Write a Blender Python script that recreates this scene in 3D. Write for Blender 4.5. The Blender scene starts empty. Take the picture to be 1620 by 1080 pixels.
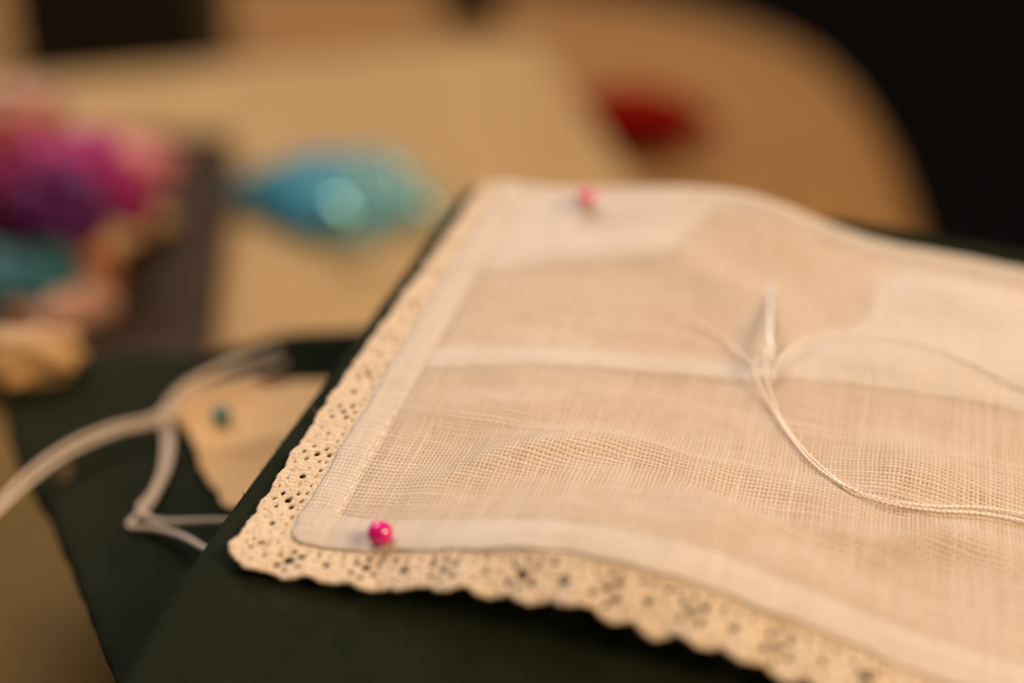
import bpy, bmesh, math, random
import numpy as np
from mathutils import Vector, Matrix, noise, geometry

random.seed(7); rng = np.random.default_rng(7)
sc = bpy.context.scene
C = sc.collection
MM = 0.001                                  # the code below thinks in millimetres

# ------------------------------------------------------------------ camera, world, lamps, exposure
PITCH = math.radians(24); FPX = 2250.0; CAMZ = 86.0
cd = bpy.data.cameras.new('camera'); cam = bpy.data.objects.new('camera', cd); C.objects.link(cam)
cam.location = (0, 0, CAMZ * MM); cam.rotation_euler = (math.pi / 2 - PITCH, 0, 0)
cd.lens = 50; cd.sensor_width = 36; cd.clip_start = 0.005; cd.clip_end = 50
cd.dof.use_dof = True; cd.dof.focus_distance = 0.1365; cd.dof.aperture_fstop = 6.3
cd.dof.aperture_blades = 0
sc.camera = cam

w = bpy.data.worlds.new('World'); sc.world = w; w.use_nodes = True
bg = w.node_tree.nodes['Background']; bg.inputs[0].default_value = (1.0, 0.78, 0.64, 1); bg.inputs[1].default_value = 0.10

def lamp(name, loc, target, size, power, col):
    l = bpy.data.lights.new(name, 'AREA'); l.shape = 'DISK'; l.size = size; l.energy = power; l.color = col
    o = bpy.data.objects.new(name, l); C.objects.link(o)
    o.location = loc
    o.rotation_euler = (Vector(target) - Vector(loc)).to_track_quat('-Z', 'Y').to_euler()
    return o
TGT = (0.02, 0.15, 0.02)
lamp('ceiling_lamp', (-0.35, 0.85, 1.05), TGT, 0.95, 18.8, (1.0, 0.84, 0.775))
lamp('desk_lamp', (0.62, -0.24, 0.56), TGT, 0.42, 8.8, (1.0, 0.65, 0.35))

sc.view_settings.view_transform = 'Standard'; sc.view_settings.look = 'None'
sc.view_settings.exposure = 0.0; sc.view_settings.gamma = 1.0
sc.cycles.max_bounces = 8; sc.cycles.transparent_max_bounces = 12
sc.cycles.sample_clamp_indirect = 4.0

# ------------------------------------------------------------------ geometry helpers (millimetres)
fwd = np.array([0, math.cos(PITCH), -math.sin(PITCH)]); upv = np.array([0, math.sin(PITCH), math.cos(PITCH)])
rgt = np.array([1.0, 0, 0]); EYE = np.array([0, 0, CAMZ])
def ray(x, y): return fwd + rgt * (x - 810) / FPX + upv * (540 - y) / FPX
def at(x, y, z=0.0):                         # the point of the level z seen at a photo pixel
    d = ray(x, y); return EYE + d * ((z - CAMZ) / d[2])
def axial(y): return 139.0 * 1670.0 / (y + 950.0)
O = EYE + ray(450, 858) * axial(858)         # front left corner of the linen cloth
V = EYE + ray(795, 287) * axial(287) - O; VLEN = np.linalg.norm(V); V /= VLEN
N = np.array([0, -math.sin(math.radians(9.5134)), math.cos(math.radians(9.5134))])
U = np.cross(V, N); U /= np.linalg.norm(U)
ULEN = 84.0
def uv_of(x, y, h=0.0):                      # cloth coordinates of a photo pixel
    d = ray(x, y); o = O + N * h
    p = EYE + d * (np.dot(o - EYE, N) / np.dot(d, N)) - O
    return float(np.dot(p, U)), float(np.dot(p, V))
def world(u, v, h):
    u = np.asarray(u, float); v = np.asarray(v, float); h = np.asarray(h, float)
    return O + u[..., None] * U + v[..., None] * V + h[..., None] * N

def sm(a, b, x):
    t = np.clip((x - a) / (b - a), 0, 1); return t * t * (3 - 2 * t)
def pl_dist(poly, u, v):                     # distance to a polyline, and the way along it (0..1)
    best = np.full(np.shape(u), 1e9); along = np.zeros(np.shape(u))
    P_ = np.array(poly, float); seg = np.linalg.norm(P_[1:] - P_[:-1], axis=1); tot = seg.sum(); acc = 0
    for a, b, L in zip(P_[:-1], P_[1:], seg):
        t = np.clip(((u - a[0]) * (b[0] - a[0]) + (v - a[1]) * (b[1] - a[1])) / (L * L), 0, 1)
        d = np.hypot(u - a[0] - t * (b[0] - a[0]), v - a[1] - t * (b[1] - a[1]))
        m = d < best; best = np.where(m, d, best); along = np.where(m, (acc + t * L) / tot, along); acc += L
    return best, along
def smooth_line(pts, n=8):                   # Catmull-Rom through the points
    p = [np.array(q, float) for q in pts]; p = [2 * p[0] - p[1]] + p + [2 * p[-1] - p[-2]]
    out = []
    for i in range(1, len(p) - 2):
        for k in range(n):
            t = k / n; a, b, c, d = p[i - 1:i + 3]
            out.append(0.5 * ((2 * b) + (c - a) * t + (2 * a - 5 * b + 4 * c - d) * t * t + (3 * b - a - 3 * c + d) * t ** 3))
    out.append(p[-2]); return out

# height of the linen over its base plane
H0U = [-12, 0, 6, 14, 22, 29, 37, 46, 58, 75, 100]
H0H = [0.0, 0.0, 0.2, 2.2, 4.5, 5.1, 4.0, 1.8, -2.0, -3.4, -5.5]
H1U = [-12, 0, 6, 14, 20, 27, 33, 38, 43, 50, 58, 66, 100]
H1H = [0.0, 0.0, 0.0, 0.9, 2.0, 2.7, 2.6, 1.3, -0.6, -2.0, -2.4, -3.1, -5.0]
def base_h(u): return np.interp(u, [-20, 14, 30, 45, 60, 75, 100], [0, 0, -0.4, -1.3, -2.4, -3.5, -5.6])
def soft_interp(u, xs, ys, r=2.0):
    return sum(np.interp(u + d, xs, ys) * wt for d, wt in ((-2 * r, .1), (-r, .2), (0, .4), (r, .2), (2 * r, .1)))
RIDGES = [  # photo polyline, height, width
    ([(690, 775), (790, 735), (900, 712), (1020, 708), (1110, 738)], 1.0, 2.4),
    ([(1110, 742), (1180, 792), (1270, 850)], -0.9, 3.0),
    ([(1230, 838), (1300, 846), (1390, 848)], 0.7, 1.6),
    ([(1360, 780), (1440, 742), (1560, 716)], 1.5, 6.0),
    ([(1390, 865), (1460, 835), (1540, 832), (1640, 856)], 1.0, 2.2),
    ([(1180, 800), (1150, 850), (1210, 895)], 1.6, 6.0),
    ([(760, 412), (900, 404), (1030, 408), (1140, 448), (1240, 492)], 0.85, 3.2),
    ([(560, 560), (760, 568), (1000, 575), (1240, 588)], 0.5, 3.0),
    ([(1250, 580), (1400, 560), (1620, 565)], 1.5, 6.0),
    ([(1080, 470), (1180, 560), (1190, 640)], -0.4, 4.0),
    ([(1400, 470), (1480, 440), (1640, 470)], 0.9, 4.0),
    ([(640, 640), (800, 650), (960, 640)], 0.7, 2.6),
    ([(840, 320), (980, 345), (1100, 330)], 0.6, 3.5),
]
RIDGES = [([uv_of(*q) for q in pts], a, wd) for pts, a, wd in RIDGES]
def soft_noise(u, v, s, seed):               # smooth value noise from a few sines
    r = np.random.default_rng(seed); z = 0
    for k in range(7):
        th = r.uniform(0, 6.283); f = s * r.uniform(.6, 1.7); ph = r.uniform(0, 6.283)
        z = z + np.sin((u * math.cos(th) + v * math.sin(th)) * f + ph)
    return z / 7
def cloth_h(u, v):
    u = np.asarray(u, float); v = np.asarray(v, float)
    b = base_h(u)
    front = soft_interp(u, H0U, H0H) - b; far = soft_interp(u, H1U, H1H) - b
    vv = np.clip(v, 0, VLEN)
    h = b + front * np.exp(-(vv / 15.0) ** 2) + far * np.exp(-((VLEN - vv) / 15.0) ** 2)
    edge = sm(-1, 7, u) * sm(-1, 8, v) * sm(-1, 6, VLEN - v)
    for poly, a, wd in RIDGES:
        d, t = pl_dist(poly, u, v)
        h = h + 1.35 * edge * a * np.exp(-(d / wd) ** 2) * (0.25 + 0.75 * np.sin(np.pi * np.clip(t, .08, .92)))
    h = h + edge * (0.22 * soft_noise(u, v, 0.35, 3) + 0.07 * soft_noise(u, v, 1.1, 4))
    return h

def link(name, me, mat, parent=None, smooth=True):
    o = bpy.data.objects.new(name, me); C.objects.link(o)
    if mat: me.materials.append(mat)
    if smooth: me.polygons.foreach_set('use_smooth', [True] * len(me.polygons))
    if parent: o.parent = parent
    return o
def mesh(name, verts, faces, mat, parent=None, uvs=None, smooth=True):   # verts in mm, world axes
    me = bpy.data.meshes.new(name)
    me.from_pydata([tuple(float(c) * MM for c in p) for p in verts], [], [tuple(int(i) for i in f) for f in faces])
    if uvs is not None:
        lay = me.uv_layers.new(name='UVMap'); idx = np.empty(len(me.loops), int)
        me.loops.foreach_get('vertex_index', idx)
        lay.data.foreach_set('uv', np.asarray(uvs, float)[idx].ravel())
    me.update()
    o = link(name, me, mat, None, smooth)
    if parent is not None: hang(o, parent)
    return o
def hang(o, parent):                         # parent while keeping the world place
    o.parent = parent; o.matrix_parent_inverse = parent.matrix_basis.inverted()
def empty(name, loc_mm, label, cat, group=None):
    o = bpy.data.objects.new(name, None); C.objects.link(o); o.location = [float(c) * MM for c in loc_mm]
    o.empty_display_size = 0.01
    tag(o, label, cat, group); return o
def tag(o, label=None, cat=None, group=None, kind=None):
    if label: o['label'] = label
    if cat: o['category'] = cat
    if group: o['group'] = group
    if kind: o['kind'] = kind
    return o
def grid_faces(nu, nv, keep=None):
    i, j = np.meshgrid(np.arange(nu - 1), np.arange(nv - 1), indexing='ij')
    a = i * nv + j; f = np.stack([a, a + nv, a + nv + 1, a + 1], -1).reshape(-1, 4)
    return f if keep is None else f[keep.ravel()]
def solid(o, t, offset=-1):
    m = o.modifiers.new('thickness', 'SOLIDIFY'); m.thickness = t * MM; m.offset = offset; return o
def subsurf(o, n=2):
    m = o.modifiers.new('smooth', 'SUBSURF'); m.levels = n; m.render_levels = n; return o
def bevel(o, wd, seg=3):
    m = o.modifiers.new('bevel', 'BEVEL'); m.width = wd * MM; m.segments = seg; m.limit_method = 'ANGLE'; return o

def tube_data(paths):                        # [(points, radius or radii)] -> verts, faces
    vs, fs = [], []
    for pts, rad in paths:
        pts = np.array(pts, float); n = len(pts); k = 8
        rad = np.full(n, rad) if np.isscalar(rad) else np.asarray(rad)
        t = np.gradient(pts, axis=0); t /= np.linalg.norm(t, axis=1)[:, None] + 1e-12
        nrm = np.cross(t[0], [0, 0, 1.0]); 
        if np.linalg.norm(nrm) < 1e-3: nrm = np.array([1.0, 0, 0])
        b0 = len(vs)
        for i in range(n):
            nrm = nrm - np.dot(nrm, t[i]) * t[i]; nrm /= np.linalg.norm(nrm); bn = np.cross(t[i], nrm)
            for a in range(k):
                th = 2 * math.pi * a / k
                vs.append(pts[i] + rad[i] * (math.cos(th) * nrm + math.sin(th) * bn))
        for i in range(n - 1):
            for a in range(k):
                p = b0 + i * k; fs.append((p + a, p + (a + 1) % k, p + k + (a + 1) % k, p + k + a))
        fs.append(tuple(b0 + a for a in reversed(range(k)))); fs.append(tuple(b0 + (n - 1) * k + a for a in range(k)))
    return vs, fs
def resample(pts, step):
    p = np.array(pts, float); s = np.r_[0, np.cumsum(np.linalg.norm(p[1:] - p[:-1], axis=1))]
    q = np.linspace(0, s[-1], max(4, int(s[-1] / step)))
    return np.stack([np.interp(q, s, p[:, i]) for i in range(3)], 1), q
def plied(pts, r, plies=2, pitch=1.1, step=0.12, phase=0.0):   # twisted strands round a centre line
    p, s = resample(pts, step)
    t = np.gradient(p, axis=0); t /= np.linalg.norm(t, axis=1)[:, None]
    nrm = np.cross(t, [0, 0, 1.0]); nrm /= np.linalg.norm(nrm, axis=1)[:, None] + 1e-9; bn = np.cross(t, nrm)
    out = []
    for k in range(plies):
        a = 2 * math.pi * (s / pitch + k / plies) + phase
        off = r * 0.5 * (np.cos(a)[:, None] * nrm + np.sin(a)[:, None] * bn)
        out.append((p + off, r * 0.58))
    return out
def sheet(poly, step, zfun, jitter=0.0):     # triangulated flat outline with inner points, heights from zfun(x, y)
    poly = [np.array(p[:2], float) for p in poly]; P_ = np.array(poly)
    x0, y0 = P_.min(0); x1, y1 = P_.max(0)
    bd = []
    for a, b in zip(poly, poly[1:] + poly[:1]):
        n = max(1, int(np.linalg.norm(b - a) / step))
        for k in range(n):
            q = a + (b - a) * k / n
            bd.append(q + (rng.normal(0, jitter, 2) if jitter else 0))
    nb = len(bd); pts = [Vector(q) for q in bd]
    xs = np.arange(x0 + step / 2, x1, step); ys = np.arange(y0 + step / 2, y1, step)
    B_ = np.array(bd)
    for x in xs:
        for y in ys:
            ins = False
            for a, b in zip(B_, np.roll(B_, -1, 0)):
                if (a[1] > y) != (b[1] > y) and x < (b[0] - a[0]) * (y - a[1]) / (b[1] - a[1]) + a[0]: ins = not ins
            if ins and np.min(np.hypot(B_[:, 0] - x, B_[:, 1] - y)) > step * 0.45: pts.append(Vector((x, y)))
    r = geometry.delaunay_2d_cdt(pts, [(i, (i + 1) % nb) for i in range(nb)], [], 1, 1e-6)
    q = np.array([tuple(p) for p in r[0]]); z = zfun(q[:, 0], q[:, 1])
    return q, z, r[2]

# ------------------------------------------------------------------ node helpers
class X:                                     # arithmetic on shader sockets
    def __init__(s, nt, v): s.nt, s.v = nt, v
    def _op(s, op, *o):
        n = s.nt.nodes.new('ShaderNodeMath'); n.operation = op
        for i, q in enumerate((s,) + o):
            q = q.v if isinstance(q, X) else q
            if isinstance(q, (int, float)): n.inputs[i].default_value = q
            else: s.nt.links.new(q, n.inputs[i])
        return X(s.nt, n.outputs[0])
    def __add__(s, o): return s._op('ADD', o)
    def __sub__(s, o): return s._op('SUBTRACT', o)
    def __mul__(s, o): return s._op('MULTIPLY', o)
    def __truediv__(s, o): return s._op('DIVIDE', o)
    def f(s, op, *o): return s._op(op, *o)
    def step(s, a, b):
        n = s.nt.nodes.new('ShaderNodeMapRange'); n.interpolation_type = 'SMOOTHSTEP'
        s.nt.links.new(s.v, n.inputs[0]); n.inputs[1].default_value = a; n.inputs[2].default_value = b
        return X(s.nt, n.outputs[0])
def new_mat(name):
    m = bpy.data.materials.new(name); m.use_nodes = True; nt = m.node_tree
    return m, nt, nt.nodes['Principled BSDF'], nt.nodes['Material Output']
def nz(nt, vec, scale, detail=3, rough=0.5, dim='3D'):
    n = nt.nodes.new('ShaderNodeTexNoise'); n.noise_dimensions = dim
    if vec is not None: nt.links.new(vec, n.inputs['Vector'])
    n.inputs['Scale'].default_value = scale; n.inputs['Detail'].default_value = detail; n.inputs['Roughness'].default_value = rough
    return X(nt, n.outputs[0])
def mapping(nt, vec, scale):
    n = nt.nodes.new('ShaderNodeMapping'); nt.links.new(vec, n.inputs[0]); n.inputs['Scale'].default_value = scale
    return n.outputs[0]
def coords(nt, kind='Object'):
    return nt.nodes.new('ShaderNodeTexCoord').outputs[kind]
def ramp(nt, fac, stops):
    n = nt.nodes.new('ShaderNodeValToRGB'); nt.links.new(fac.v, n.inputs[0])
    e = n.color_ramp.elements
    while len(e) < len(stops): e.new(0.5)
    for k, (p, c) in enumerate(stops): e[k].position = p; e[k].color = (*c, 1)
    return n.outputs[0]
def bump(nt, h, dist, strength=1.0):
    n = nt.nodes.new('ShaderNodeBump'); nt.links.new(h.v, n.inputs['Height'])
    n.inputs['Distance'].default_value = dist; n.inputs['Strength'].default_value = strength
    return n.outputs[0]

def linen(name, c0, c1, pu, pv, wmin, wmax, see=0.12, bdist=0.00016, trans=0.25):
    m, nt, bs, out = new_mat(name); L = nt.links.new
    uv = coords(nt, 'UV'); sep = nt.nodes.new('ShaderNodeSeparateXYZ'); L(uv, sep.inputs[0])
    u = X(nt, sep.outputs[0]); v = X(nt, sep.outputs[1])
    # threads wander a little
    wa = nz(nt, mapping(nt, uv, (1, .12, 1)), 0.9, 3); wb = nz(nt, mapping(nt, uv, (.12, 1, 1)), 0.9, 3)
    big = nz(nt, uv, 0.10, 2)
    x = u / pu + (wa - 0.5) * 0.8 + (big - 0.5) * 1.6; y = v / pv + (wb - 0.5) * 0.8 + (big - 0.5) * 1.2
    ix, iy = x.f('FLOOR'), y.f('FLOOR'); dx = (x.f('FRACT') - 0.5).f('ABSOLUTE'); dy = (y.f('FRACT') - 0.5).f('ABSOLUTE')
    def rnd(i, k):
        n = nt.nodes.new('ShaderNodeTexWhiteNoise'); n.noise_dimensions = '1D'; L((i + k).v, n.inputs['W']); return X(nt, n.outputs[0])
    def width(i, vec, k):
        slub = nz(nt, vec, 1.0, 2)
        return (rnd(i, k) * 0.45 + slub.step(.25, .75) * 0.55) * (wmax - wmin) + wmin
    zone = (nz(nt, uv, 0.085, 3, .6).step(.35, .65) - 0.5) * 0.10          # tighter and looser patches of the weave
    wx = width(ix, mapping(nt, uv, (2.4, .22, 1)), 3.3) + zone + rnd(ix, 41.3).step(.88, .97) * 0.11
    wy = width(iy, mapping(nt, uv, (.22, 2.2, 1)), 17.7) + zone + rnd(iy, 83.9).step(.86, .97) * 0.13
    ax = dx / wx; ay = dy / wy                     # 1 at a thread's edge
    px = (X(nt, ax.v).f('MINIMUM', 1.0)); px = (px * px * -1 + 1.0).f('SQRT')
    py = (X(nt, ay.v).f('MINIMUM', 1.0)); py = (py * py * -1 + 1.0).f('SQRT')
    ox = ((y + ix) * math.pi).f('SINE'); oy = ((x + iy) * math.pi).f('SINE')
    par = ((ix + iy) * 0.5).f('FRACT') * 2.0       # 0 or 1: which thread lies on top
    sgn = par * 2.0 - 1.0
    arcx = (dy * math.pi).f('COSINE'); arcy = (dx * math.pi).f('COSINE')
    hx = px * (arcx * sgn * 0.38 + 0.62); hy = py * (arcy * sgn * -0.38 + 0.62)
    h = hx.f('MAXIMUM', hy)
    hole = ax.step(0.9, 1.05) * ay.step(0.9, 1.05)
    fibre = nz(nt, mapping(nt, uv, (9, 9, 1)), 1.0, 3)
    L(bump(nt, h + fibre * 0.25, bdist, 0.9), bs.inputs['Normal'])
    tone = nz(nt, mapping(nt, uv, (1.6, .1, 1)), 1.0, 3) * 0.5 + nz(nt, mapping(nt, uv, (.1, 1.6, 1)), 1.0, 3) * 0.5
    L(ramp(nt, tone, [(0.3, c0), (0.68, c1)]), bs.inputs['Base Color'])
    bs.inputs['Roughness'].default_value = 0.85; bs.inputs['Specular IOR Level'].default_value = 0.15
    bs.inputs['Sheen Weight'].default_value = 0.25; bs.inputs['Sheen Roughness'].default_value = 0.4
    tl = nt.nodes.new('ShaderNodeBsdfTranslucent'); tl.inputs[0].default_value = (*c1, 1)
    mx = nt.nodes.new('ShaderNodeMixShader'); mx.inputs[0].default_value = trans
    L(bs.outputs[0], mx.inputs[1]); L(tl.outputs[0], mx.inputs[2])
    tr = nt.nodes.new('ShaderNodeBsdfTransparent'); m2 = nt.nodes.new('ShaderNodeMixShader')
    thin = nz(nt, uv, 0.16, 2).step(.3, .7)
    L((hole * (thin * 0.3 + 0.7)).f('MAXIMUM', see).v, m2.inputs[0]); L(mx.outputs[0], m2.inputs[1]); L(tr.outputs[0], m2.inputs[2])
    L(m2.outputs[0], out.inputs[0])
    return m
def cloth_mat(name, c0, c1, scale=900, rough=0.9, bd=0.0003, sheen=0.3, spec=0.2, tint=None):
    m, nt, bs, out = new_mat(name); L = nt.links.new; o = coords(nt)
    a = nz(nt, o, scale * .12, 4); f = nz(nt, o, scale * 3, 3, .7)
    L(ramp(nt, a * 0.6 + f * 0.4, [(.3, c0), (.7, c1)]), bs.inputs['Base Color'])
    L(bump(nt, f + a * 0.6, bd, 0.8), bs.inputs['Normal'])
    bs.inputs['Roughness'].default_value = rough; bs.inputs['Specular IOR Level'].default_value = spec
    bs.inputs['Sheen Weight'].default_value = sheen; bs.inputs['Sheen Roughness'].default_value = 0.5
    if tint: bs.inputs['Sheen Tint'].default_value = (*tint, 1)
    return m
def glossy_mat(name, col, rough=0.15, spec=0.5, coat=0.0, sss=0.0):
    m, nt, bs, out = new_mat(name); o = coords(nt)
    n = nz(nt, o, 700, 2)
    nt.links.new(ramp(nt, n, [(.3, tuple(c * .8 for c in col)), (.7, col)]), bs.inputs['Base Color'])
    bs.inputs['Roughness'].default_value = rough; bs.inputs['Specular IOR Level'].default_value = spec
    bs.inputs['Coat Weight'].default_value = coat; bs.inputs['Coat Roughness'].default_value = 0.05
    if sss:
        bs.inputs['Subsurface Weight'].default_value = sss; bs.inputs['Subsurface Scale'].default_value = 0.0008
        bs.inputs['Subsurface Radius'].default_value = (1, .3, .5)
    return m
def wood_mat(name, c0, c1, stretch, scale=30, rough=0.5):
    m, nt, bs, out = new_mat(name); L = nt.links.new; o = mapping(nt, coords(nt), stretch)
    a = nz(nt, o, scale, 5, .6); b = nz(nt, o, scale * 9, 3, .6)
    L(ramp(nt, a * .7 + b * .3, [(.3, c0), (.7, c1)]), bs.inputs['Base Color'])
    L(bump(nt, b, 0.0002, .3), bs.inputs['Normal'])
    bs.inputs['Roughness'].default_value = rough; bs.inputs['Specular IOR Level'].default_value = 0.12
    return m

M_LINEN = linen('white_linen', (.87, .79, .68), (.97, .93, .86), 0.42, 0.54, 0.225, 0.445, see=0.34, bdist=0.00024, trans=.12)
M_HEM = linen('hem_linen', (.82, .74, .63), (.93, .87, .78), 0.42, 0.54, 0.31, 0.51, see=0.25, bdist=0.0002, trans=.12)
M_FACING = linen('facing_linen', (.92, .88, .83), (.97, .94, .91), 0.42, 0.54, 0.50, 0.60, see=0.0)
M_LINING = cloth_mat('ecru_lining', (.52, .345, .15), (.62, .42, .205), 900, sheen=.1)
M_GREEN = cloth_mat('dark_green_wool', (.0085, .0130, .0065), (.0175, .0240, .0125), 1400, .95, .0004, .05, .06, (.45, .55, .38))
M_GREEN2 = cloth_mat('green_base_cloth', (.0080, .0118, .0060), (.0150, .0200, .0108), 1400, .95, .0004, .04, .06, (.45, .55, .38))
M_BOARD = wood_mat('tan_board', (.325, .21, .085), (.395, .27, .118), (1, .16, 1), 40, .55)
M_TABLE = wood_mat('orange_wood', (.215, .108, .033), (.28, .152, .05), (.3, 1, 1), 25, .45)
M_FLOOR = cloth_mat('dark_floor', (.004, .003, .004), (.007, .005, .006), 20, sheen=0)
M_LEATHER = cloth_mat('brown_leather', (.022, .012, .005), (.038, .021, .010), 700, .38, .0002, 0, .07)
M_BLACK = glossy_mat('black_case', (.006, .005, .005), .45, .3)
M_CORD = cloth_mat('cotton_cord', (.62, .53, .43), (.74, .64, .53), 2500, .9, .0002, .25)
M_THREAD = cloth_mat('cotton_thread', (.92, .86, .77), (.97, .94, .88), 3000, .7, .00005, .3, .4)
M_SCRAP = cloth_mat('cream_scrap', (.60, .38, .16), (.74, .49, .24), 800, .9, .0003, .1)
M_PINK = glossy_mat('pink_glass', (.78, .005, .27), .10, .6, .6, .15)
M_PALEPINK = glossy_mat('pale_pink_glass', (.95, .24, .42), .12, .5, .4, .2)
M_TEALPIN = glossy_mat('teal_glass', (.010, .24, .27), .2, .5, .5)
M_RED = cloth_mat('red_felt', (.14, .002, .0004), (.21, .004, .0008), 600, .9, .0004, 0, .05)
m, nt, bs, out = new_mat('steel'); bs.inputs['Metallic'].default_value = .75; bs.inputs['Roughness'].default_value = .5
nt.links.new(ramp(nt, nz(nt, coords(nt), 900, 3), [(.3, (.78, .75, .70)), (.7, (.90, .88, .84))]), bs.inputs['Base Color']); M_STEEL = m

# lace cotton: knotted thread relief
m, nt, bs, out = new_mat('lace_cotton'); uvc = coords(nt, 'UV')
vo = nt.nodes.new('ShaderNodeTexVoronoi'); vo.inputs['Scale'].default_value = 2.3; vo.inputs['Randomness'].default_value = .75
nt.links.new(uvc, vo.inputs['Vector']); vd = X(nt, vo.outputs['Distance'])
fb = nz(nt, uvc, 6.5, 3, .65)
nt.links.new(bump(nt, (vd * -1.0 + 1.0) * 0.8 + fb * 0.55, 0.00026, 1.0), bs.inputs['Normal'])
nt.links.new(ramp(nt, nz(nt, uvc, .8, 4) * .6 + fb * .4, [(.3, (.67, .545, .385)), (.7, (.82, .71, .545))]), bs.inputs['Base Color'])
bs.inputs['Roughness'].default_value = .9; bs.inputs['Specular IOR Level'].default_value = .15
bs.inputs['Sheen Weight'].default_value = .2
M_LACE = m

# teal translucent plastic
m, nt, bs, out = new_mat('teal_clear'); L = nt.links.new
sx = nt.nodes.new('ShaderNodeSeparateXYZ'); L(coords(nt), sx.inputs[0])
fade = (X(nt, sx.outputs[0]) + 0.070) / 0.054 + (nz(nt, coords(nt), 90, 2) - 0.5) * 0.7   # dyed dark at the tip, paler at the broad end
L(ramp(nt, fade, [(.0, (.03, .20, .29)), (.45, (.09, .45, .68)), (.8, (.28, .64, .78))]), bs.inputs['Base Color'])
bs.inputs['Roughness'].default_value = .08
tr = nt.nodes.new('ShaderNodeBsdfTransparent'); L(ramp(nt, fade, [(.0, (.22, .58, .68)), (.8, (.78, .95, .97))]), tr.inputs[0])
mx = nt.nodes.new('ShaderNodeMixShader'); L(fade.step(.2, 1.0).v, mx.inputs[0])
mx2 = nt.nodes.new('ShaderNodeMixShader'); mx2.inputs[0].default_value = .45; L(bs.outputs[0], mx2.inputs[1]); L(tr.outputs[0], mx2.inputs[2])
mx3 = nt.nodes.new('ShaderNodeMixShader'); mx3.inputs[0].default_value = .85; L(bs.outputs[0], mx3.inputs[1]); L(tr.outputs[0], mx3.inputs[2])
L(mx2.outputs[0], mx.inputs[1]); L(mx3.outputs[0], mx.inputs[2]); L(mx.outputs[0], out.inputs[0])
M_TEAL = m

# ------------------------------------------------------------------ the setting
fl = mesh('floor', [(-4000, -2500, -720), (4000, -2500, -720), (4000, 9000, -720), (-4000, 9000, -720)], [(0, 1, 2, 3)], M_FLOOR, smooth=False)
tag(fl, kind='structure')

def lathe(profile, n=96):                    # [(r, z)] closed at both ends
    vs, fs = [], []
    for r, z in profile:
        for k in range(n):
            a = 2 * math.pi * k / n; vs.append((r * math.cos(a), r * math.sin(a), z))
    for i in range(len(profile) - 1):
        for k in range(n):
            fs.append((i * n + k, i * n + (k + 1) % n, (i + 1) * n + (k + 1) % n, (i + 1) * n + k))
    fs.append(tuple(reversed(range(n)))); fs.append(tuple((len(profile) - 1) * n + k for k in range(n)))
    return np.array(vs), fs
TZ = -47.5                                  # table top; the board on it is 17.5 thick
BZ = -30.0
out_pts = [(44.5, -150, 0), (80.9, 80.9, 0), (122.1, 385.8, 0), (130.8, 438.4, 0), (138.9, 508.5, 0), (143, 600.2, 0), (128.1, 673.1, 0), (91.7, 735.1, 0), (33.7, 779.6, 0), (-80.9, 822.8, 0), (-404.7, 863.3, 0), (-755.3, 863.3, 0), (-863.3, 809.3, 0), (-890.2, 701.4, 0), (-890.2, -80, 0), (-863.3, -150, 0), (-755.3, -175, 0), (-80.9, -175, 0), (13.5, -172, 0)]
ol = np.array(smooth_line([out_pts[-1]] + out_pts + out_pts[:2], 6))[6:-6][:, :2]
keep_ = [0]
for k in range(1, len(ol)):
    if np.linalg.norm(ol[k] - ol[keep_[-1]]) > .5: keep_.append(k)
ol = ol[keep_]
if np.linalg.norm(ol[0] - ol[-1]) < 3: ol = ol[:-1]
tn = np.roll(ol, -1, 0) - np.roll(ol, 1, 0); tn /= np.linalg.norm(tn, axis=1)[:, None]; inw = np.c_[-tn[:, 1], tn[:, 0]]
rings = [(14, TZ - 36), (5, TZ - 34), (.5, TZ - 27), (-1, TZ - 20), (2, TZ - 13), (9, TZ - 6.5), (22, TZ - 2.5), (45, TZ)]
n = len(ol); vs = [(*(p + q_ * ins), z_) for ins, z_ in rings for p, q_ in zip(ol, inw)]
fs = [tuple(reversed(range(n))), tuple(range((len(rings) - 1) * n, len(rings) * n))]
fs += [(r * n + k, r * n + (k + 1) % n, (r + 1) * n + (k + 1) % n, (r + 1) * n + k) for r in range(len(rings) - 1) for k in range(n)]
tb = empty('wooden_table', (-280, 220, -720), 'orange brown wooden table with a rounded far corner before the dark room', 'table')
to = mesh('tabletop', vs, fs, M_TABLE, tb)
for f_ in to.data.polygons:
    if len(f_.vertices) > 4: f_.use_smooth = False
for lx, ly in ((0, -120), (50, 700), (-800, -110), (-800, 750)):
    vs, fs = tube_data([([(lx, ly, -719.5), (lx, ly, -400), (lx, ly, TZ - 35)], [16, 19, 23])]); mesh('leg', vs, fs, M_TABLE, tb)

bpoly = [(9.4, 547.6), (-312.9, 422.2), (-256.3, 256.3), (-128.1, 60), (-27.0, 46), (71.5, 50)]
q, z, f = sheet(bpoly, 30, lambda x, y: x * 0 + BZ)
bo = mesh('tan_board', np.c_[q, z], f, M_BOARD, smooth=False); solid(bo, 17.4)
tag(bo, 'large flat tan board under the cloths, its square corner showing at the back', 'board')

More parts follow.
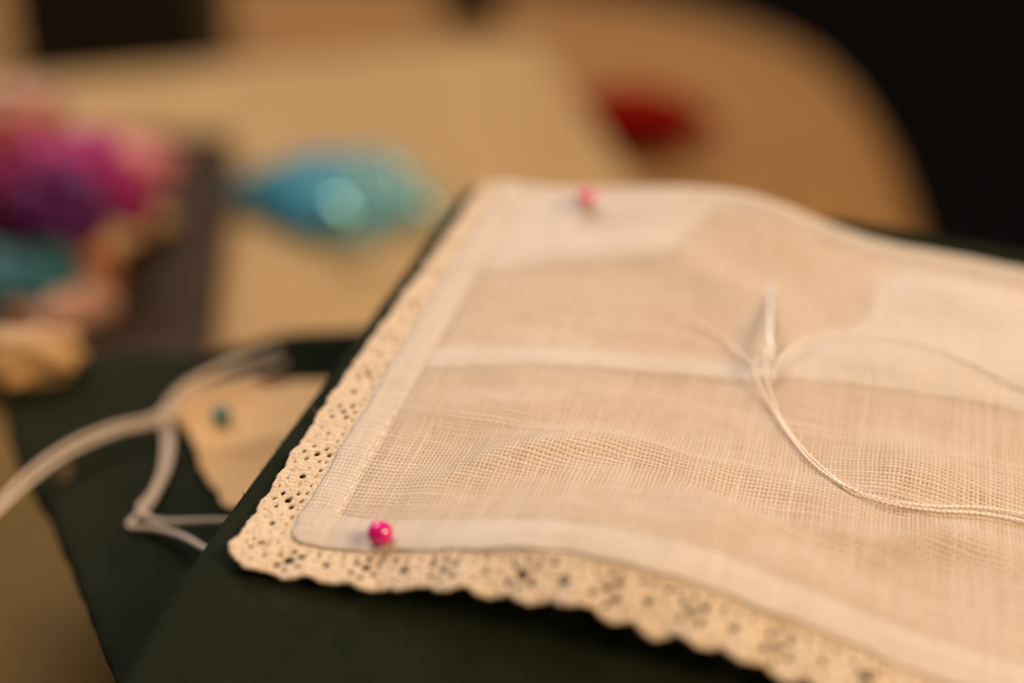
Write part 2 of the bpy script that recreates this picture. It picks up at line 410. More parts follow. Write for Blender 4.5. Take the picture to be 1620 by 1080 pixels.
# ------------------------------------------------------------------ lower green cloth with its folded far edge
def green_z(x, y):
    d, t = pl_dist([(-60, 186), (-38, 183.0), (-24, 183.5), (-6, 186)], x, y)
    roll = 4.2 * np.exp(-(d / 4.2) ** 2) * sm(-46, -30, x)
    return 1.6 + roll + 0.5 * soft_noise(x, y, .16, 11) + .12 * soft_noise(x, y, .6, 12)
gpoly = [at(0, 640)[:2] + np.array([-14, 32]), at(-10, 585)[:2], at(120, 578)[:2], at(330, 577)[:2], at(440, 548)[:2], at(560, 548)[:2], (58, 184), (68, 48), (-6, 50),
         at(185, 1080)[:2], at(90, 840)[:2], at(30, 735)[:2]]
q, z, f = sheet(gpoly, 1.6, green_z, .12)
go = empty('green_cloth', (0, 120, BZ), 'thick folded dark green cloth on the tan board beneath the cords and cream scrap', 'cloth')
solid(mesh('top_fold', np.c_[q, z], f, M_GREEN2, go), 2.4)
lowp = [(-30, 178), (56, 182), (66, 52), (14, 54), (-8, 112)]
q, z, f = sheet(lowp, 3, lambda x, y: -1.6 + .4 * soft_noise(x, y, .2, 13), .2)
solid(mesh('lower_fold', np.c_[q, z], f, M_GREEN2, go), 28.2)

# ------------------------------------------------------------------ dark green pouch
UE = -9.0                                    # its left edge, in cloth coordinates
def pouch_h(u, v):
    b = base_h(u) - 1.3
    inner = cloth_h(np.clip(u, 3, 90), np.clip(v, 4, VLEN - 4))
    puff = np.clip(inner - base_h(u), 0, 6) * 0.42 * sm(2, 14, u) * sm(-10, 8, v) * sm(-6, 12, VLEN - v)
    return b + puff - 0.10 * np.clip(-v, 0, 60) * sm(-2, -14, v) - 0.7 * soft_noise(u, v, .13, 21) * sm(0, -20, v) + .05 * soft_noise(u, v, 1.0, 22) + 1.6 * sm(VLEN + .3, VLEN + 3, v) * sm(34, 46, u) - 1.2 * sm(VLEN - 1, VLEN + 4, v) * sm(22, 6, u)
U1, V0, V1 = 87.0, -62.0, VLEN + 6.0
def edge_samples(a, b, r, step):
    s = r * (1 - np.cos(np.linspace(0, math.pi / 2, 9)))
    return np.r_[a + s, np.arange(a + r + step, b - r, step), (b - s)[::-1]]
R_ = 4.2
us = edge_samples(UE, U1, R_, 1.2); vsamp = edge_samples(V0, V1, R_, 1.2)
uu, vv = np.meshgrid(us, vsamp, indexing='ij')
du = np.minimum(uu - UE, U1 - uu); dv = np.minimum(vv - V0, V1 - vv)
def left_shift(u, v): return 2.7 * np.clip(v / VLEN, 0, 1.1) * np.clip(1 - (u - UE) / 30, 0, 1)
def rnd_edge(d): t = np.clip(1 - d / R_, 0, 1); return 1 - np.sqrt(np.clip(1 - t * t, 0, 1))
tt = np.clip(np.hypot(np.clip(1 - du / R_, 0, 1), np.clip(1 - dv / R_, 0, 1)), 0, 1)
hh = pouch_h(uu, vv) - R_ * 0.8 * (1 - np.sqrt(1 - tt ** 2))
P3 = world(uu + left_shift(uu, vv), vv, hh).reshape(-1, 3); nu, nv = len(us), len(vsamp)
P3[:, 2] = np.maximum(P3[:, 2], 2.6)
F3 = grid_faces(nu, nv).tolist()
ring = [i * nv for i in range(nu)] + [(nu - 1) * nv + j for j in range(1, nv)] + [i * nv + nv - 1 for i in range(nu - 2, -1, -1)] + [j for j in range(nv - 2, 0, -1)]
prev = ring; cen = P3.mean(0)
for k in range(1, 6):                        # soft side wall down to the lower cloth
    nxt = []
    for i in ring:
        p = P3[i].copy(); f_ = k / 5; p[2] = p[2] * (1 - f_) + 2.3 * f_
        dirn = (p - cen)[:2] * 1.0; dirn = dirn / np.linalg.norm(dirn)
        p[:2] += dirn * 0.9 * math.sin(f_ * math.pi); P3 = np.vstack([P3, p]); nxt.append(len(P3) - 1)
    for a in range(len(ring)):
        b = (a + 1) % len(ring); F3.append((prev[a], nxt[a], nxt[b], prev[b]))
    prev = nxt
po = empty('green_pouch', (0, 60, 2), 'thick dark green fabric pouch under the white lace-edged cloth', 'pouch')
mesh('pouch_body', P3, F3, M_GREEN, po)
# short stray fibres along the left rim
hairs = []
for k in range(620):
    v_ = rng.uniform(-40, 72); u_ = UE + rng.uniform(-.1, 3.5)
    d_ = max(0, 1 - (u_ - UE) / R_); h_ = float(pouch_h(np.array(u_), np.array(v_))) - R_ * .8 * (1 - math.sqrt(max(0, 1 - d_ * d_)))
    p0 = world(u_ + float(left_shift(np.array(u_), np.array(v_))), v_, h_ - .05); dr = rng.normal(0, 1, 3); dr[2] = abs(dr[2]) * .6 + .3; dr /= np.linalg.norm(dr); L_ = rng.uniform(.25, .8)
    p1 = p0 + dr * L_ * .5 + rng.normal(0, .05, 3); p2 = p0 + dr * L_ + rng.normal(0, .12, 3)
    hairs.append(([p0, p1, p2], [.022, .02, .008]))
for k in range(520):                         # fluff over the front of the pouch
    u_, v_ = rng.uniform(-4, 45), rng.uniform(-30, -2)
    p0 = world(u_, v_, float(pouch_h(np.array(u_), np.array(v_))) + .02); dr = rng.normal(0, 1, 3); dr = dr - np.dot(dr, N) * N * .8; dr /= np.linalg.norm(dr); L_ = rng.uniform(.4, 1.5)
    hairs.append(([p0, p0 + dr * L_ * .5 + rng.normal(0, .12, 3), p0 + dr * L_ + rng.normal(0, .2, 3)], [.03, .03, .012]))
vs, fs = tube_data(hairs)
M_FLUFF = cloth_mat('green_fluff', (.022, .028, .016), (.045, .052, .032), 900, .9, .0001, .1)
fz = mesh('fuzz', vs, fs, M_FLUFF, po); tag(fz, kind='stuff')

# ------------------------------------------------------------------ white linen cloth with lace edging
cl = empty('lace_cloth', world(0, 0, 0), 'white linen cloth with ecru lace border draped over the dark green pouch', 'cloth')
def corner(u, v, r=1.8):                      # round the front left corner
    cu, cv = r - u, r - v; m = (cu > 0) & (cv > 0); L_ = np.hypot(cu, cv); mx = np.maximum(cu, cv)
    s = np.where(m & (L_ > 1e-6), mx / np.maximum(L_, 1e-6), 1.0)
    return np.where(m, r - cu * s, u), np.where(m, r - cv * s, v)
def cloth_grid(name, us, vs_, off, mat, keep=None, parent=cl):
    uu, vv = np.meshgrid(us, vs_, indexing='ij'); u2, v2 = corner(uu, vv)
    wob = lambda q: .16 * np.sin(q * .9 + 1.3) * np.sin(q * .37) + .05 * np.sin(q * 3.1)
    u2 = u2 + wob(v2) * np.clip(1 - u2 / 3, 0, 1); v2 = v2 + wob(u2 + 20) * np.clip(1 - v2 / 3, 0, 1)
    h = cloth_h(u2, v2) + (off(u2, v2) if callable(off) else off)
    k = None
    if keep is not None:
        um = (uu[:-1, :-1] + uu[1:, 1:]) / 2; vm = (vv[:-1, :-1] + vv[1:, 1:]) / 2; k = keep(um, vm)
    f_ = grid_faces(len(us), len(vs_), k)
    return mesh(name, world(u2, v2, h).reshape(-1, 3), f_, mat, parent, np.stack([uu, vv], -1).reshape(-1, 2))
lin = cloth_grid('linen_panel', np.arange(0.05, ULEN, .5), np.linspace(0.05, VLEN - .05, 150), 0.0, M_LINEN)
HEM = 4.8; HU_ = 3.6; HT_ = 2.6           # front, left and far hem widths
hu = np.r_[np.linspace(0, HU_, 11), np.arange(HU_ + .5, ULEN, .6)]
hv = np.r_[np.linspace(0, HEM, 13), np.linspace(HEM, VLEN - HT_, 110)[1:], np.linspace(VLEN - HT_, VLEN, 9)[1:]]
def hem_off(u, v):
    d = HEM * np.minimum(np.minimum(u / HU_, v / HEM), (VLEN - v) / HT_); t = np.clip(d / HEM, 0, 1)
    return 0.07 * soft_noise(u, v, 1.3, 51) + 0.17 + 0.10 * np.sin(np.pi * t) - 0.17 * sm(.55, 1.0, t) - 0.10 * np.clip(1 - d / .35, 0, 1) ** 2
hem = cloth_grid('hem', hu, hv, hem_off, M_HEM, lambda u, v: (u < HU_) | (v < HEM) | (v > VLEN - HT_)); solid(hem, .16)
cloth_grid('lining', np.arange(1.2, ULEN, 1.0), np.linspace(1.2, VLEN - 1, 75), -0.75, M_LINING)
# white facing folded in under the linen
def facing(pix):
    poly = [np.array(uv_of(*p)) for p in pix]
    poly = [np.array([p[0], min(p[1], VLEN - 1.0)]) for p in poly]
    q, z, f_ = sheet(poly, 1.0, lambda u, v: cloth_h(u, v) - 0.30)
    return mesh('facing', world(q[:, 0], q[:, 1], z), f_, M_FACING, cl, q)
facing([(630, 546), (760, 548), (1000, 556), (1200, 570), (1245, 545), (1340, 512), (1385, 475), (1392, 420), (1440, 405), (1560, 415), (1700, 440), (1760, 640),
        (1600, 612), (1440, 602), (1255, 592), (1100, 588), (900, 580), (720, 580), (612, 578)])
facing([(800, 292), (950, 300), (1080, 286), (1200, 306), (1300, 350), (1220, 345), (1130, 350), (1090, 385), (1040, 420), (900, 418), (760, 430), (735, 420), (760, 370)])

# lace
LP = 7.2
HS = []                                     # running stitches along the inner hem line
for k in range(44):
    a0 = HEM - .35 + k * 1.75; j_ = rng.normal(0, .06, 4)
    for fx in (0, 1):
        if (a0 + 1.1 > VLEN - 4.5) if fx == 0 else (k > -1): continue
        pts = [(HU_ - .4 + j_[0], a0), (HU_ - .4 + j_[1], a0 + .55), (HU_ - .4 + j_[2], a0 + 1.05)]
        if fx: pts = [(b_, a_) for a_, b_ in pts]
        P_ = np.array(pts); h_ = cloth_h(P_[:, 0], P_[:, 1]) + np.array([.05, .15, .05])
        HS.append((world(P_[:, 0], P_[:, 1], h_), .06))
STITCHES = HS
def lace_sd(u, v):
    """way along the edging, distance out from the hem, and the width it has there"""
    a = np.clip(-u, 0, None); b = np.clip(-v, 0, None)
    inside = np.minimum(np.where(u > 0, u, 99), np.where(v > 0, v, 99))
    p = 3.0
    d = np.where((u < 0) & (v < 0), (a ** p + b ** p) ** (1 / p), np.maximum(a, b))
    d = np.where((u >= 0) & (v >= 0), -np.minimum(u, v), d)
    ang = np.arctan2(b, a) / (math.pi / 2)           # 0 on the left edge, 1 on the front edge
    frac = np.where((u < 0) & (v < 0), ang, np.where(v < 0, 1.0, np.where(u < 0, 0.0, np.where(u < v, 0.0, 1.0))))
    s = np.where((u < 0) & (v < 0), ang * 7.2, np.where(frac >= .5, 7.2 + np.clip(u, 0, None), -np.clip(v, 0, None)))
    wid = (4.6 - 1.9 * sm(15, 74, v)) * (1 - frac) + (3.9 + 0.9 * sm(12, 42, u)) * frac
    return s, d, wid
hr = np.random.default_rng(5).normal(0, 1, 4096)
def lace_field(u, v):
    """> 0 where there is thread; roughly millimetres from the nearest opening or rim"""
    s, d, wid = lace_sd(u, v); dn = d * 5.2 / wid
    rim = 4.85 + (0.56 + .12 * np.sin(s * .83)) * np.abs(np.sin(np.pi * (s - .3 + .12 * np.sin(s * 1.3)) / (LP / 2))) ** .75 + .12 * np.sin(s * 1.7) + .05 * np.sin(s * 5.3) - dn
    f_ = rim.copy()
    base = np.floor(s / LP)
    for k in (-1, 0, 1):
        c = base + k
        holes = [(0, 2.5, .50, 0), (-.95, 1.75, .34, 1), (.95, 1.75, .34, 2), (-.95, 3.3, .32, 3), (.95, 3.3, .32, 4), (0, 4.0, .30, 5), (0, 1.0, .28, 6),
                 (3.6, 2.6, .38, 7), (2.4, 1.0, .22, 8), (4.8, 1.0, .22, 9), (1.2, .85, .18, 10), (6.0, .85, .18, 11), (3.6, 1.0, .2, 12),
                 (1.8, 4.35, .17, 13), (5.4, 4.35, .17, 14), (3.0, 3.9, .15, 15), (4.2, 3.9, .15, 16), (2.3, 2.3, .13, 17), (4.9, 2.3, .13, 18)]
        for hs, hd, r, q in holes:
            id_ = (np.abs(c).astype(int) * 37 + q * 3 + 11) % 4000
            js = hr[id_] * .10; jd = hr[id_ + 1] * .08; jr = 1 + .16 * hr[id_ + 2]
            dist = np.hypot(s - (c * LP + hs + 1.2 + js), (dn - hd - jd) * 1.05) - r * jr * np.where(s < 4, .66, .86)
            f_ = np.minimum(f_, dist)
    return f_
def lace_h(u, v):
    s, d, wid = lace_sd(u, v); cu = np.clip(u, 0, ULEN); cv = np.clip(v, 0, VLEN)
    hb = cloth_h(cu, cv); dd = np.clip(d, 0, None)
    fr = sm(0, 10, s)                                # only the front edging hangs
    lift = np.clip(hb - base_h(cu), 0, 6)
    h = hb - 0.28 - fr * dd * np.clip(0.02 + 0.07 * lift, 0, .6) - (1 - fr) * dd * 0.05
    h = h + dd / 5 * (.38 * np.sin(s * .55 + 1.0) + .22 * np.sin(s * 1.31)) * (.35 + .65 * fr) + .10 * soft_noise(u, v, 1.1, 31)
    cor = np.exp(-(((s - 4.0) / 4.5) ** 2)); h = h + cor * dd * 0.13
    h = np.maximum(h, pouch_h(u, v) + 0.55)
    f_ = lace_field(u, v)
    return h + 0.20 * (1 - np.exp(-np.clip(f_, 0, 2) / .16)) + 0.07 * np.sin(f_ * 11.0) * np.exp(-np.clip(f_, 0, 9) / .8) + .05 * soft_noise(u, v, 7, 33)
def lace_piece(u0, u1, v0, v1, cell, keep):
    us = np.arange(u0, u1, cell); vs_ = np.arange(v0, v1, cell); uu, vv = np.meshgrid(us, vs_, indexing='ij')
    um, vm = uu[:-1, :-1] + cell / 2, vv[:-1, :-1] + cell / 2
    k = (lace_field(um, vm) > 0) & keep(um, vm)
    f_ = grid_faces(len(us), len(vs_), k); used = np.unique(f_); mp = np.full(uu.size, -1); mp[used] = np.arange(len(used)); f_ = mp[f_]
    u = uu.ravel()[used]; v = vv.ravel()[used]
    cnt = np.bincount(f_.ravel(), minlength=len(u)); bd = cnt < 4
    for _ in range(3):                               # pull the outline onto its true curve
        e = .02; f0 = lace_field(u, v); gu = (lace_field(u + e, v) - f0) / e; gv = (lace_field(u, v + e) - f0) / e
        g2 = gu * gu + gv * gv + 1e-4; m_ = bd & (np.abs(f0) < cell * 1.2)
        u = np.where(m_, u - .8 * np.clip(f0 / g2, -.1, .1) * gu, u); v = np.where(m_, v - .8 * np.clip(f0 / g2, -.1, .1) * gv, v)
    return u, v, f_
u, v, f_ = lace_piece(-7.0, ULEN - .5, -7.2, VLEN - .3, .15, lambda a, b: (np.minimum(a, b) < .9) & (np.minimum(a, b) > -7))
lo = mesh('lace_border', world(u, v, lace_h(u, v)), f_, M_LACE, cl, np.stack([u, v], -1)); solid(lo, .30)

vs, fs = tube_data(STITCHES); mesh('stitching', vs, fs, M_THREAD, cl)
hairs = []
for k in range(700):
    if rng.random() < .55: v_, u_ = rng.uniform(-3, 60), rng.uniform(-5.4, -.5)
    else: u_, v_ = rng.uniform(-5, 70), rng.uniform(-5.2, -.3)
    a_, b_ = np.array(u_), np.array(v_)
    if float(lace_field(a_, b_)) < .03: continue
    p0 = world(u_, v_, float(lace_h(a_, b_)) - .03); dr = rng.normal(0, 1, 3); dr /= np.linalg.norm(dr); dr = dr + N * .5; L_ = rng.uniform(.2, .7)
    hairs.append(([p0, p0 + dr * L_ * .5 + rng.normal(0, .08, 3), p0 + dr * L_ + rng.normal(0, .14, 3)], [.014, .013, .006]))
vs, fs = tube_data(hairs); fz = mesh('fuzz', vs, fs, M_LACE, cl); tag(fz, kind='stuff')

# ------------------------------------------------------------------ pins
def uvsphere(c, r, nseg=32, nring=20, squash=1.0, facet=None):
    vs, fs = [], []
    for i in range(nring + 1):
        th = math.pi * i / nring
        for k in range(nseg):
            a = 2 * math.pi * k / nseg; rr = r * (1 + (0.03 * math.sin(3 * a + 2 * th) if facet else 0))
            vs.append((c[0] + rr * math.sin(th) * math.cos(a), c[1] + rr * math.sin(th) * math.sin(a), c[2] + rr * squash * math.cos(th)))
    for i in range(nring):
        for k in range(nseg):
            a = i * nseg + k; b = i * nseg + (k + 1) % nseg; fs.append((a, a + nseg, b + nseg, b))
    return vs, fs
def pin(pos, direction, r, mat, label, group='glass-headed dressmaking pins'):
    pos = np.array(pos); d = np.array(direction, float); d /= np.linalg.norm(d)
    e = empty('dressmaking_pin', pos, label, 'pin', group)
    vs, fs = uvsphere(pos, r, squash=.94, facet=True); mesh('pin_head', vs, fs, mat, e)
    p = [pos + d * (r * .7), pos + d * (r + .8) - N * .9, pos + d * (r + 8) - N * 1.7, pos + d * (r + 22) - N * 2.0]
    vs, fs = tube_data([(p, [.27, .27, .25, .05])]); mesh('pin_shaft', vs, fs, M_STEEL, e)
    return e
bu, bv = uv_of(603, 870); bh = float(cloth_h(bu, bv)) + 0.4
pin(world(bu, bv, bh + .75), U * .6 + V * .75 - N * .9, 1.17, M_PINK, 'bright pink pin head on the front hem near the lace corner')
bu, bv = uv_of(927, 318, 2); bh = float(cloth_h(bu, bv)) + .4
pin(world(bu, bv, bh + .9), U * .8 - V * .6 - N * .9, 1.2, M_PALEPINK, 'pale pink blurred pin head on the far hem of the linen')

# ------------------------------------------------------------------ needle and thread
def cloth_pt(x, y, lift=0.0):
    h = 0.0
    for _ in range(6):
        a, b = uv_of(x, y, h); h = float(cloth_h(a, b)) + lift
    return world(a, b, h)
eye = cloth_pt(1219, 566, 2.0); tip = cloth_pt(1220, 452, -0.1)
nd = (tip - eye) / np.linalg.norm(tip - eye); side = np.cross(nd, N); side /= np.linalg.norm(side)
ne = empty('sewing_needle', eye, 'steel sewing needle stuck through the linen with thread in its eye', 'needle')
slot0, slot1 = eye + nd * .5, eye + nd * 2.4
paths = [([slot1, eye + nd * 4, eye + nd * 9, tip, tip + nd * 6 - N * 1.0], [.34, .35, .35, .30, .12])]
vs, fs = tube_data(paths); mesh('needle_shaft', vs, fs, M_STEEL, ne)
eyepaths = []
for sgn in (-1, 1):
    eyepaths.append(([eye, eye + nd * .3 + side * .28 * sgn, eye + nd * 1.2 + side * .36 * sgn, eye + nd * 2.1 + side * .26 * sgn, eye + nd * 2.6], [.2, .17, .15, .17, .28]))
vs, fs = tube_data(eyepaths); mesh('needle_eye', vs, fs, M_STEEL, ne)

th = empty('sewing_thread', cloth_pt(1225, 640, .3), 'cream sewing thread looped through the needle eye and trailing over the linen', 'thread')
TR = 0.125
def path(pix): return smooth_line([cloth_pt(x, y, l) for x, y, l in pix], 8)
loops = [
    [(1222, 572, 2.0), (1213, 556, 2.5), (1200, 562, 2.2), (1193, 582, 1.6), (1203, 612, 1.1), (1222, 645, .6), (1250, 690, .45), (1290, 736, .4), (1345, 772, .5), (1410, 792, .5), (1480, 800, .4), (1540, 801, .5), (1590, 807, .5), (1650, 820, .5), (1720, 832, .4)],
    [(1214, 566, 2.4), (1211, 552, 2.7), (1209, 560, 2.5), (1212, 590, 1.7), (1220, 622, 1.0), (1232, 655, .55), (1256, 692, .4), (1296, 734, .45), (1350, 776, .4), (1412, 797, .4), (1480, 807, .4), (1545, 811, .4), (1600, 820, .4), (1660, 834, .4), (1720, 846, .4)],
    [(1213, 570, 2.2), (1200, 577, 1.6), (1180, 566, 1.0), (1155, 543, .6), (1125, 522, .5), (1095, 508, .6), (1072, 503, .9)],
    [(1222, 600, .9), (1229, 580, 1.3), (1240, 560, 1.2), (1275, 537, .9), (1325, 526, .7), (1390, 530, .5), (1450, 541, .4), (1510, 562, .35), (1570, 590, .25), (1640, 622, .1)]]
for k, lp in enumerate(loops):
    vs, fs = tube_data(plied(path(lp), TR, 2, 1.15, .13, k)); mesh('thread_strand', vs, fs, M_THREAD, th)

# ------------------------------------------------------------------ cream scrap, its teal pin, cords on the lower green cloth
def scrap_z(x, y):
    d, t = pl_dist([at(320, 712, 3)[:2], at(380, 706, 3)[:2], at(460, 690, 3)[:2]], x, y)
    return green_z(x, y) + 1.1 + .9 * np.exp(-(d / 2.2) ** 2) + .25 * soft_noise(x, y, .5, 41)
spoly = [at(*p, 3)[:2] for p in [(268, 642), (272, 626), (288, 611), (310, 602), (350, 596), (420, 600), (500, 597), (560, 600), (520, 700), (460, 800), (400, 806), (384, 800), (370, 797), (352, 790), (346, 772), (330, 757), (317, 738), (312, 715), (306, 694), (297, 677), (280, 664)]]
q, z, f = sheet(spoly, .8, scrap_z, .12)
so = mesh('fabric_scrap', np.c_[q, z], f, M_SCRAP); solid(so, .4)
tag(so, 'cream fabric scrap with a teal pin lying on green cloth beside the pouch', 'fabric scrap')
pp = at(350, 657, 4); zz = float(scrap_z(np.array(pp[0]), np.array(pp[1])))
pp = at(350, 655, zz + 1.3)
pin(pp, (.8, .5, -.8), 1.25, M_TEALPIN, 'dark teal pin head on the cream fabric scrap')

def gz(x, y): return float(green_z(np.array(x), np.array(y)))
def low_pt(x, y, lift):
    z = 3.0
    for _ in range(5):
        p = at(x, y, z); z = gz(p[0], p[1]) + lift
    return at(x, y, z)
def cord(paths, label, r=.34):
    objs = []
    pts = [smooth_line([low_pt(*p) for p in pth], 8) for pth in paths]
    e = empty('cotton_cord', pts[0][0], label, 'cord', 'white cotton cords beside the pouch')
    for k, p in enumerate(pts):
        vs, fs = tube_data(plied(p, r, 3, 2.6, .25, k)); mesh('cord_strand', vs, fs, M_CORD, e)
    return e
cord([[(430, 838, 3.2), (365, 824, 3.4), (300, 824, 2.6), (252, 824, 1.8), (226, 812, 1.2), (222, 800, 1.1), (240, 780, 1.0), (256, 745, 1.0), (262, 700, 1.1), (259, 660, 1.3), (272, 628, 1.6), (310, 600, 2.2), (360, 578, 2.0), (420, 560, 2.2)]],
     'white cord leaving the pouch higher up, running straight left then turning at a sharp bend')
cord([[(400, 900, 3.6), (334, 872, 3.4), (290, 848, 2.2), (245, 835, 1.2), (206, 832, .8), (212, 820, .9), (236, 800, 1.0), (252, 770, 1.0), (267, 735, 1.0), (271, 690, 1.1), (266, 655, 1.4), (284, 622, 1.7), (322, 596, 2.2), (370, 572, 2.2), (440, 553, 2.2)]],
     'white cord leaving the pouch lowest, sloping up left to a pointed bend')
cord([[(-60, 845, 2.2), (0, 790, 2.4), (50, 742, 2.6), (110, 702, 2.8), (180, 674, 2.6), (240, 660, 2.6), (268, 638, 3.0), (300, 606, 3.2), (350, 584, 3.2), (400, 566, 2.8)],
      [(-60, 868, 2.2), (0, 808, 2.4), (55, 757, 2.6), (115, 714, 2.8), (185, 683, 2.6), (245, 669, 2.6), (280, 646, 3.0), (318, 618, 3.2), (380, 600, 3.0), (450, 572, 2.8)]],
     'doubled white cord curving away over the edge of the tan board', .34)

lint = []
for (x, y, n, sp) in [(100, 745, 30, 9), (380, 798, 16, 7)]:
    for k in range(n):
        p0 = low_pt(x + rng.normal(0, sp), y + rng.normal(0, sp), .15)
        dr = rng.normal(0, 1, 3); dr[2] = abs(dr[2]) * .3; dr /= np.linalg.norm(dr); L_ = rng.uniform(.25, .8)
        lint.append(([p0, p0 + dr * L_ * .5 + rng.normal(0, .15, 3), p0 + dr * L_ + rng.normal(0, .2, 3)], [.03, .03, .015]))
vs, fs = tube_data(lint)
tag(mesh('lint', vs, fs, M_SCRAP), 'tan fluff and stray fibres on the dark green cloth', 'lint', kind='stuff')

M_DARKSHEET = wood_mat('olive_brown_sheet', (.13, .076, .015), (.18, .108, .022), (1, 1, 1), 50, .7)  # sheet added over the board to darken it beside the green cloth
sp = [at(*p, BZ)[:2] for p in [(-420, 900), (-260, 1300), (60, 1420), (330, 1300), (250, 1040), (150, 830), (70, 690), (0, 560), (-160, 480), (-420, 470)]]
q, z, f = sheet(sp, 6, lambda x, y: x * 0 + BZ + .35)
st = mesh('darkening_sheet', np.c_[q, z], f, M_DARKSHEET, smooth=False); solid(st, .3)
tag(st, 'olive brown sheet added to darken the board along the edge of the flat green cloth', 'dark sheet')

# ------------------------------------------------------------------ notebook, teal gem, heap of scraps, things further back
def slab(name, corners, z0, z1, mat, parent, bv=.6):
    c = [np.array(p[:2], float) for p in corners]; n = len(c)
    vs = [(p[0], p[1], z0) for p in c] + [(p[0], p[1], z1) for p in c]
    fs = [tuple(reversed(range(n))), tuple(range(n, 2 * n))] + [(i, (i + 1) % n, n + (i + 1) % n, n + i) for i in range(n)]
    o = mesh(name, vs, fs, mat, parent, smooth=False); bevel(o, bv); return o
M_PAGE = cloth_mat('page_edges', (.25, .17, .09), (.33, .23, .13), 900, sheen=0)
nb = empty('leather_notebook', (-100, 330, BZ + .3), 'flat dark brown leather notebook lying under the colourful scraps', 'notebook')
c4 = [at(330, 588, -24)[:2] + np.array([0, -4]), at(372, 212, -23)[:2], at(372, 212, -23)[:2] + np.array([-84, 5]), at(330, 588, -24)[:2] + np.array([-84, -1])]
cc = sum(c4) / 4
slab('cover', c4, BZ + .3, BZ + 1.4, M_LEATHER, nb, .4); slab('pages', [cc + (p - cc) * .97 for p in c4], BZ + 1.41, BZ + 5.6, M_PAGE, nb, .2); slab('cover', c4, BZ + 5.61, BZ + 7, M_LEATHER, nb, .5)

gem = empty('teal_gem', (-40, 336, BZ + .2), 'translucent teal faceted pendant lying on the tan board', 'pendant')
gc = np.array([-39.1, 335.9])
outl = [np.array(p, float) for p in [(-72.8, 339.9), (-58.0, 326.4), (-41.8, 308.9), (-31.0, 318.3), (-14.8, 334.5), (-22.9, 344.0), (-28.3, 362.8), (-45.9, 353.4), (-55.3, 358.8)]]
vs = []
for sc_, z_ in ((.70, BZ + .3), (1.0, BZ + 4.7), (.93, BZ + 8.1), (.55, BZ + 14.2)):
    for p in outl: vs.append((*(gc + (p - gc) * sc_), z_))
n = len(outl); fs = [tuple(reversed(range(n))), tuple(range(3 * n, 4 * n))]
for k in range(3):
    for i in range(n): fs.append((k * n + i, k * n + (i + 1) % n, (k + 1) * n + (i + 1) % n, (k + 1) * n + i))
o = mesh('faceted_body', vs, fs, M_TEAL, gem, smooth=False); bevel(o, .5, 2)
M_GLINTBEAD = glossy_mat('teal_glint_foil', (.35, .80, .86), .06, .8, 0); M_GLINTBEAD.node_tree.nodes['Principled BSDF'].inputs['Metallic'].default_value = 1  # mirror beads added to the pendant so the lamps leave bright glints
for px, py, z_, r in [(540, 338, -17.9, 3.8), (632, 280, -18.5, 2.4), (672, 332, -23.8, 2.4), (505, 275, -19.9, 1.8), (575, 385, -24.3, 1.6)]:
    vs, fs = uvsphere(at(px, py, z_), r); mesh('glint_bead', vs, fs, M_GLINTBEAD, gem)

def silk(name, col, sheen=.5):
    m = cloth_mat(name, tuple(c * .75 for c in col), col, 300, .6, .0003, sheen * .25, .3); return m
def crumple(pos, rx, ry, rz, rot, mat, seed):
    bm = bmesh.new(); bmesh.ops.create_icosphere(bm, subdivisions=4, radius=1.0)
    ct, st = math.cos(rot), math.sin(rot)
    for v_ in bm.verts:
        p = v_.co.copy(); q = Vector((p.x * 1.4 + seed * 7.1, p.y * 1.4 - seed * 3.7, p.z * 1.4))
        r = 1 + .55 * (abs(noise.noise(q)) - .2) + .22 * noise.noise(q * 2.3) + .05 * noise.noise(q * 5)
        fold = 1 + .11 * math.sin(5 * math.atan2(p.y, p.x) + seed + 2 * p.z)
        x, y, z = p.x * rx * r * fold, p.y * ry * r * fold, p.z * rz * r
        v_.co = Vector(((pos[0] + x * ct - y * st), (pos[1] + x * st + y * ct), pos[2] + z)) * MM
    me = bpy.data.meshes.new('silk_scrap'); bm.to_mesh(me); bm.free()
    return me
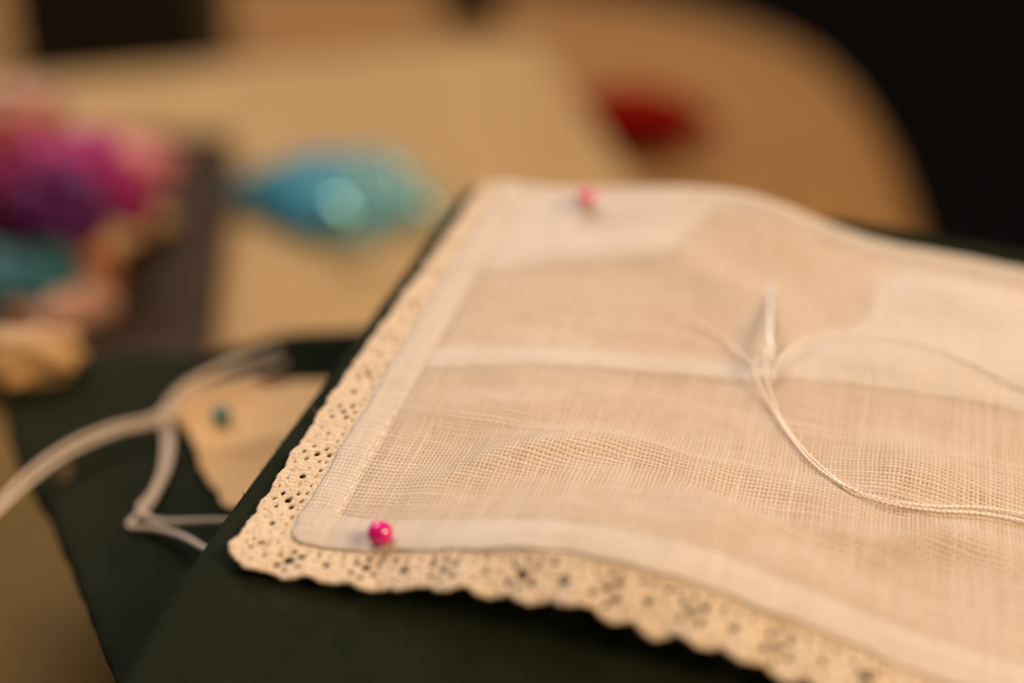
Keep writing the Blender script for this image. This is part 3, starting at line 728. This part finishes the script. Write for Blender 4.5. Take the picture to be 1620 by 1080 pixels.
heap = [  # px, py, z, rx, ry, rz, rot, colour, label
    (25, 345, -12.5, 22.9, 21.6, 16.2, .2, (.13, .005, .016), 'dark maroon silk scrap, the large one at the core of the heap'),
    (35, 178, 7.8, 8.1, 7.4, 6.7, .3, (.50, .30, .23), 'pale peach silk scrap crowning the colourful heap'),
    (38, 240, 5.1, 10.1, 6.7, 6.7, -.2, (.34, .035, .010), 'orange red silk scrap just below the pale peach top'),
    (95, 285, -0.3, 14.2, 10.1, 10.1, .5, (.33, .002, .17), 'magenta silk scrap in the middle of the heap'),
    (98, 322, -3, 9.4, 7.4, 8.1, .1, (.09, .001, .13), 'deep purple silk scrap under the magenta one'),
    (192, 262, -11.1, 12.1, 6.7, 5.9, .15, (.60, .20, .24), 'dusty pink silk scrap reaching over the notebook'),
    (192, 354, -17.9, 10.8, 6.1, 3.1, .2, (.42, .26, .07), 'olive gold silk scrap on the notebook below the pink one'),
    (135, 378, -15.2, 9.4, 6.7, 4, .1, (.62, .40, .22), 'pale cream silk scrap between the purple and teal ones'),
    (40, 460, -17.9, 12.1, 8.8, 8.8, .5, (.012, .115, .15), 'dark teal silk scrap low in the heap'),
    (138, 430, -19.2, 5.4, 5.4, 4.7, .3, (.42, .15, .06), 'small orange silk scrap beside the pale cream one'),
    (105, 486, -19.9, 9.4, 5.4, 4.6, .75, (.58, .34, .27), 'pale salmon silk scrap slanting beside the dark teal one'),
    (42, 566, 5.2, 7.0, 5.0, 4.2, .3, (.50, .32, .15), 'tan cream silk scrap resting on the far corner of the green cloth'),
]
for i, (x, y, z, rx, ry, rz, rot, col, lab) in enumerate(heap):
    o = link('silk_scrap', crumple(at(x, y, z), rx, ry, rz, rot, None, i + 1), silk('silk', col))
    tag(o, lab, 'silk scrap', 'colourful silk scraps heaped on the notebook')

o = link('felt_bundle', crumple(at(1000, 186, -36.7), 21, 15, 10, .1, None, 40), M_RED)
tag(o, 'dark red felt bundle on the wooden table just beyond the tan board', 'felt bundle')

bx = empty('black_case', (-152, 573, TZ), 'black case standing behind the board in the far corner', 'case')
c4 = [np.array(p) for p in [(-190.2, 542.2), (-118.7, 546.3), (-118.7, 609.7), (-190.2, 605.6)]]
slab('case_body', c4, TZ + .1, 5, M_BLACK, bx, 3); cc = sum(c4) / 4
slab('lid', [cc + (p - cc) * 1.02 for p in c4], 5.1, 16, M_BLACK, bx, 2.5)
vs, fs = lathe([(15, TZ + .1), (15, TZ + 4), (8, TZ + 5), (8, TZ + 24), (15, TZ + 25), (15, TZ + 29)], 40)
rl = empty('thread_reel', (-19, 664, TZ), 'dark thread reel standing on the table beyond the board', 'reel')
mesh('spool', vs + np.array([-19, 664, 0]), fs, M_BLACK, rl)
vs, fs = lathe([(8.2, TZ + 5.2), (12.6, TZ + 6.5), (13.2, TZ + 14), (12.6, TZ + 22.5), (8.2, TZ + 23.8)], 40)
mesh('thread_winding', vs + np.array([-19, 664, 0]), fs, M_LEATHER, rl)
